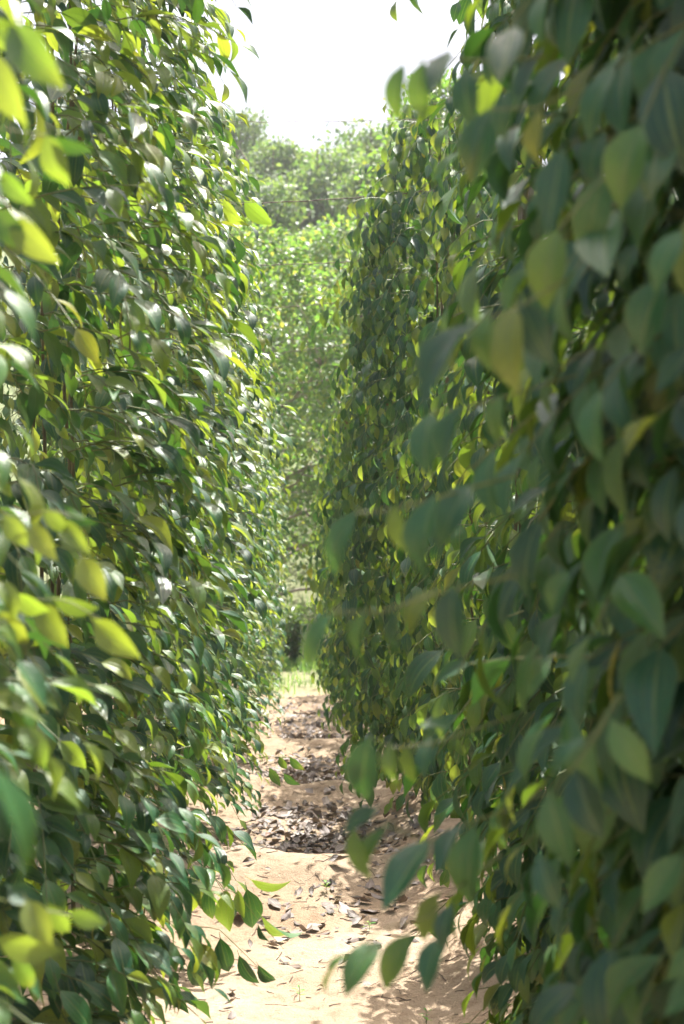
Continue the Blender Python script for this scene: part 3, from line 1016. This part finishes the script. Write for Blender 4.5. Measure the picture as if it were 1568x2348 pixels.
# ================================================================ fallen leaves, twigs, weeds, clod
def quat_of(M3):
    return Matrix(M3.tolist()).to_quaternion()


FORE = []


def scatter_leaves():
    r = np.random.default_rng(91)
    zones = [  # y0, y1, count, x centre, x half-width
        (3.9, 6.1, 26, -.05, .75), (6.0, 6.9, 80, .1, .50), (7.6, 9.9, 1000, .02, .60), (10.6, 12.8, 1050, .02, .60),
        (13.7, 15.8, 700, .05, .60), (16.6, 18.5, 300, .05, .6), (19.2, 20.6, 80, .1, .6), (6.0, 20, 560, 0, .85)]
    X, Y, ZN = [], [], []
    for k, (a, b, n, xc, hw) in enumerate(zones):
        y = a + (b - a) * np.clip(r.beta(1.3, 1.3, n), 0, 1)
        X.append(xc + hw * np.clip(r.normal(0, .5, n), -1.3, 1.3))
        Y.append(y)
        ZN.append(np.full(n, k))
    X, Y, ZN = map(np.concatenate, (X, Y, ZN))
    n = len(X)
    Z = ground_z(X, Y) + r.uniform(.004, .016, n)
    e = .03
    nx = -(ground_z(X + e, Y) - ground_z(X - e, Y)) / (2 * e)
    ny = -(ground_z(X, Y + e) - ground_z(X, Y - e)) / (2 * e)
    NR = np.stack([nx, ny, np.ones(n)], 1) + r.normal(0, .15, (n, 3))
    NR *= np.where(r.random(n) < .4, -1, 1)[:, None]
    a = r.uniform(0, 6.28, n)
    AX = np.stack([np.cos(a), np.sin(a), r.normal(0, .15, n)], 1)
    AX -= (AX * NR).sum(1, keepdims=True) * NR / (NR * NR).sum(1, keepdims=True)
    rot = frames(AX, NR)
    size = r.uniform(.045, .115, n) * np.where(r.random(n) < .3, .6, 1)
    var = r.integers(0, K_DRY.nvar, n)
    order = np.argsort(Y / size * (1 + 3 * (np.abs(X) > .75)))
    single = np.zeros(n, bool)
    single[order[:296]] = True
    for i in np.nonzero(single)[0]:
        o = link('fallen_leaf', K_DRY.mesh(int(var[i]), 'hi' if Y[i] < 7.2 else 'mid', 0))
        o.rotation_mode = 'QUATERNION'
        o.rotation_quaternion = quat_of(rot[i])
        o.location = (X[i], Y[i], Z[i])
        o.scale = (size[i],) * 3
        if Y[i] < 6.05:
            FORE.append(o)
            tag(o, 'single dry brown leaf lying on the bare pale sand in the foreground', 'leaf', 'dry leaves scattered on the bare foreground sand')
        elif Y[i] < 7.3:
            tag(o, 'curled grey-brown leaf in the small pile before the first ridge', 'leaf', 'dry leaves piled before the first sandy ridge')
        elif Y[i] < 10.2:
            tag(o, 'dry leaf among the litter in the hollow behind the first ridge', 'leaf', 'dry leaves in the hollow behind the first ridge')
        else:
            tag(o, 'dry leaf on the path beyond the second ridge', 'leaf', 'dry leaves on the far path')
    ix = ~single
    me = merge_leaves('leaf_litter', K_DRY, 'low', np.stack([X, Y, Z], 1)[ix], rot[ix], size[ix], var[ix], np.zeros(ix.sum(), int))
    o = link('leaf_litter', me)
    tag(o, 'grey-brown dry leaf litter lying thick in the hollows of the path', 'leaf litter', kind='stuff')


scatter_leaves()


def twig_geo(r, L, rad):
    n = 6
    a = r.uniform(0, 6.28)
    s = np.linspace(-.5, .5, n) * L
    P = np.outer(s, [math.cos(a), math.sin(a), 0]) + np.outer((s / L) ** 2 * L * r.normal(0, .3), [-math.sin(a), math.cos(a), 0])
    P += r.normal(0, .03 * L, (n, 3)) * [1, 1, .25]
    return P, np.linspace(rad, rad * .6, n)


def twigs():
    r = np.random.default_rng(95)
    rest = []
    for k in range(620):
        y = 4.0 + 3.6 * r.random() if k < 380 else r.uniform(7.5, 20)
        x = r.uniform(-.85, .75)
        L = r.uniform(.02, .09) * (2.0 if r.random() < .08 else 1)
        P, rad = twig_geo(r, L, r.uniform(.0009, .0026))
        g = ground_z(P[:, 0] + x, P[:, 1] + y)
        P[:, 2] = g + np.abs(P[:, 2]) + .003
        P[:, 0] += x
        P[:, 1] += y
        if k < 90 and L > .035:
            c = P.mean(0)
            Vv, F = tube(P - c, rad, 5)
            o = link('fallen_twig', quad_mesh('fallen_twig', Vv, F, [M_TWIG]), None, c)
            tag(o, 'thin dry brown twig lying on the bare pale foreground sand', 'twig', 'dry twigs scattered on the foreground sand')
        else:
            rest.append(tube(P, rad, 4))
    Vv, F = join(rest)
    o = link('twig_litter', quad_mesh('twig_litter', Vv, F, [M_TWIG]))
    tag(o, 'tiny broken twigs and leaf stalks strewn over the sand', 'twig litter', kind='stuff')


twigs()


def weeds():
    r = np.random.default_rng(97)
    spots = [(-.02, 5.3), (.42, 5.0), (.5, 6.2), (.62, 4.6), (.28, 6.3), (.1, 6.75), (.05, 4.3), (-.35, 8.4), (.45, 6.9), (.33, 9.6), (-.2, 12.6), (.35, 16.6), (-.1, 19.7), (.5, 12.2)]
    labs = ['tiny green seedling alone on the bare sand, left of the foreground', 'small green weed on the bare sand near the right vine',
            'small weed right of the leaf pile at the first ridge', 'thin green weed at the foot of the near right vine',
            'tiny weed beside the curled leaf pile', 'small green weed on the face of the first ridge', 'tiny weed at the bottom edge of the path',
            'low weed in the shaded hollow left of the litter', 'small weed on the right shoulder of the first ridge', 'weed at the second ridge, right of the litter',
            'tiny weed on the left of the third hollow', 'tiny weed far along the path on the right', 'tiny weed on the last sandy stretch before the grass', 'tiny weed by the right vines beyond the second ridge']
    for (x, y), lab in zip(spots, labs):
        root = thing('weed_seedling', lab, 'weed', (x, y, float(ground_z(x, y))), 'small weeds on the path')
        hh = r.uniform(.03, .06)
        Vv, F = tube(np.array([[0, 0, -.01], [.003, 0, hh * .5], [0, .004, hh]]), .0011, 4)
        link('stem', quad_mesh('stem', Vv, F, [M_SHOOT]), root)
        for k in range(7):
            a = k * 2.4
            ov = np.array([[math.cos(a), math.sin(a), r.uniform(.1, .9)]])
            Rm = frames(ov, np.array([[0, 0, 1.0]]) + .2 * ov)[0]
            o = link('leaf', K_WEED.mesh(k % 3, 'mid', 0), root, (0, 0, hh * (.35 + .09 * k)))
            o.rotation_mode = 'QUATERNION'
            o.rotation_quaternion = quat_of(Rm)
            o.scale = (r.uniform(.02, .04),) * 3


weeds()


def clod(label, x, y, s, seed):
    import bmesh
    bm = bmesh.new()
    bmesh.ops.create_icosphere(bm, subdivisions=4, radius=1)
    for v in bm.verts:
        c = v.co
        k = 1 + .16 * float(vnoise(np.array(c.x * 2 + seed), np.array(c.y * 2 + c.z * 1.7), seed)) + .08 * float(vnoise(np.array(c.x * 5), np.array(c.z * 5 + c.y * 4), seed + 1)) + .04 * float(vnoise(np.array(c.x * 11), np.array(c.z * 11 + c.y * 9), seed + 2))
        v.co = Vector((c.x * 1.25, c.y, c.z * .8)) * k * s
    me = bpy.data.meshes.new('earth_clod')
    bm.to_mesh(me)
    bm.free()
    me.materials.append(M_CLOD)
    for p in me.polygons:
        p.use_smooth = True
    o = link('earth_clod', me, None, (x, y, float(ground_z(x, y)) + s * .45))
    tag(o, label, 'clod', 'earth clods by the path')


clod('round brown earth clod on the right bank of the path', .80, 10.1, .062, 3)
clod('small brown earth clod at the foot of the right bank', .62, 9.4, .03, 4)


# ================================================================ visible leaves become parts, the rest of each plant one mesh
def emit():
    RX_, RY_ = 392, 587            # z-buffer, a quarter of the projection's pixels
    sc = RX_ / PW
    base = 0
    pix_all, z_all, id_all = [], [], []
    for p in PLANTS:
        p.pos = np.array(p.pos)
        p.ax = np.array(p.ax)
        p.nr = np.array(p.nr)
        p.size = np.array(p.size)
        p.mat = np.array(p.mat)
        p.force = np.array(p.force)
        p.rot = frames(p.ax, p.nr)
        p.base = base
        n = len(p.pos)
        base += n
        o = np.array(p.root.location)
        px, py, z = project(p.pos + o)
        lp = p.size / np.maximum(z, .3) * PF * sc
        for lo, hi, nu, nv in ((0, 10, 3, 5), (10, 24, 7, 11), (24, 60, 15, 24), (60, 999, 34, 56)):
            ix = np.nonzero((lp >= lo) & (lp < hi) & (z > .2))[0]
            if not len(ix):
                continue
            u, v = np.meshgrid(np.linspace(-.95, .95, nu), np.linspace(.04, .96, nv))
            w = np.interp(v, PROF_T, PROF_W['pepper'])
            wd = .26 if p.K is not K_SHRUB else .12
            loc = np.stack([u * w * wd, v, -.22 * v * v], -1).reshape(-1, 3)
            W = np.einsum('nij,kj->nki', p.rot[ix], loc) * p.size[ix][:, None, None] + p.pos[ix][:, None] + o
            qx, qy, qz = project(W)
            qx = (qx * sc).astype(int)
            qy = (qy * sc).astype(int)
            ok = (qx >= 0) & (qx < RX_) & (qy >= 0) & (qy < RY_) & (qz > .2)
            ids = np.broadcast_to((p.base + ix)[:, None], qx.shape)
            pix_all.append((qy * RX_ + qx)[ok])
            z_all.append(qz[ok].astype(np.float32))
            id_all.append(ids[ok])
    pix, zz, ids = map(np.concatenate, (pix_all, z_all, id_all))
    order = np.argsort(-zz)
    buf = np.full(RX_ * RY_, -1)
    buf[pix[order]] = ids[order]
    cnt = np.bincount(buf[buf >= 0], minlength=base)
    zbuf = np.full(RX_ * RY_, 1e9)
    zbuf[pix[order]] = zz[order]
    # the foreground's single leaves that can be seen are told apart by their place
    row = []
    for o in FORE:
        px, py, z = project(np.array(o.location)[None])
        a, b = int(px[0] * sc), int(py[0] * sc)
        if 0 <= a < RX_ and 0 <= b < RY_ and zbuf[b * RX_ + a] > z[0] - .3:
            row.append((py[0], px[0], o))
    row.sort(key=lambda q: q[0])
    words = ['first', 'second', 'third', 'fourth', 'fifth', 'sixth', 'seventh', 'eighth']
    nb = max(1, (len(row) + 5) // 6)
    places = ['just below the leaf pile', 'on the middle of the bare sand', 'lower on the bare sand', 'near the bottom edge', 'at the very bottom edge'][:nb]
    for q in range(nb):
        band = sorted(row[q * 6:(q + 1) * 6], key=lambda t_: t_[1])
        for w_, (_, _, o) in zip(words, band):
            o['label'] = 'dry brown leaf %s, %s from the left there' % (places[q], w_)
    tot = 0
    for p in PLANTS:
        n = len(p.pos)
        c = cnt[p.base:p.base + n].astype(float)
        r = np.random.default_rng(n)
        var = r.integers(0, p.K.nvar, n)
        pr = c + p.force * 1e6
        order = np.argsort(-pr)[:p.max_parts]
        sel = order[(pr[order] >= 4)]
        tot += len(sel)
        for i in sel:
            lod = p.lods[0] if c[i] > 30 or p.lods[0] != 'hi' else p.lods[1]
            o = link('leaf', p.K.mesh(int(var[i]), lod, int(p.mat[i])), p.root)
            o.location = p.pos[i]
            o.rotation_mode = 'QUATERNION'
            o.rotation_quaternion = quat_of(p.rot[i])
            o.scale = (p.size[i],) * 3
        rest = np.ones(n, bool)
        rest[sel] = False
        vis = rest & (c > 0)
        hid = rest & (c == 0)
        for nm, mk, lod in (('foliage', vis, p.lods[1]), ('inner_foliage', hid, p.lods[2])):
            if mk.any():
                o = link(nm, merge_leaves(nm, p.K, lod, p.pos[mk], p.rot[mk], p.size[mk], var[mk], p.mat[mk]), p.root)
                o['kind'] = 'stuff'
        # shoots
        bark = p.K is K_TREE
        mt = M_BARK if bark else M_SHOOT
        o3 = np.array(p.root.location)
        rest_t = []
        ntw = 0
        nrank = 30 if p.depth < 8 and not bark else 0
        score = []
        for k, (P, rad, f) in enumerate(p.tubes):
            m = P[-2] + o3
            px, py, z = project(m[None])
            rr = math.hypot(P[-1][0], P[-1][1])
            vis_ = 0 < px[0] < PW and 0 < py[0] < PH and z[0] > .3
            score.append((1e6 if f else 0) + (rr / z[0] if vis_ else -1))
        best = set(np.argsort(-np.array(score))[:nrank].tolist()) if p.tubes else set()
        for k, (P, rad, f) in enumerate(p.tubes):
            if f or (k in best and score[k] > 0):
                Vv, F = tube(P, rad, 6)
                link('shoot', quad_mesh('shoot', Vv, F, [mt]), p.root)
            else:
                rest_t.append(tube(P, rad, 4 if p.depth < 8 else 3))
        if rest_t:
            Vv, F = join(rest_t)
            o = link('twigs' if bark else 'shoots', quad_mesh('shoots', Vv, F, [mt]), p.root)
            o['kind'] = 'stuff'
        # hanging fruit spikes
        rest_s = []
        for k, (B, L, a) in enumerate(p.spikes):
            s = np.linspace(0, 1, 14)
            P = B + np.outer(s * L, [.12 * math.cos(a), .12 * math.sin(a), -1]) + np.outer(.012 * np.sin(s * 3.1), [math.cos(a + 1), math.sin(a + 1), 0])
            rad = np.where(s < .12, .0009, .0032 * (1 - .55 * s)) * (1 + .28 * (np.arange(14) % 2))
            Vv, F = tube(P, rad, 6)
            if p.depth < 6.5 and k < 24:
                link('pepper_spike', quad_mesh('pepper_spike', Vv, F, [M_SPIKE]), p.root)
            else:
                rest_s.append((Vv, F))
        if rest_s:
            Vv, F = join(rest_s)
            o = link('pepper_spikes', quad_mesh('pepper_spikes', Vv, F, [M_SPIKE]), p.root)
            o['kind'] = 'stuff'
    tri = sum((sum(len(p.vertices) - 2 for p in me.polygons)) for me in bpy.data.meshes)
    print('tris', tri)
    zs = [v.co.z for v in bpy.data.meshes['ground'].vertices]
    print('ground z', min(zs), max(zs))
    print('leaves', base, 'parts', tot)


emit()
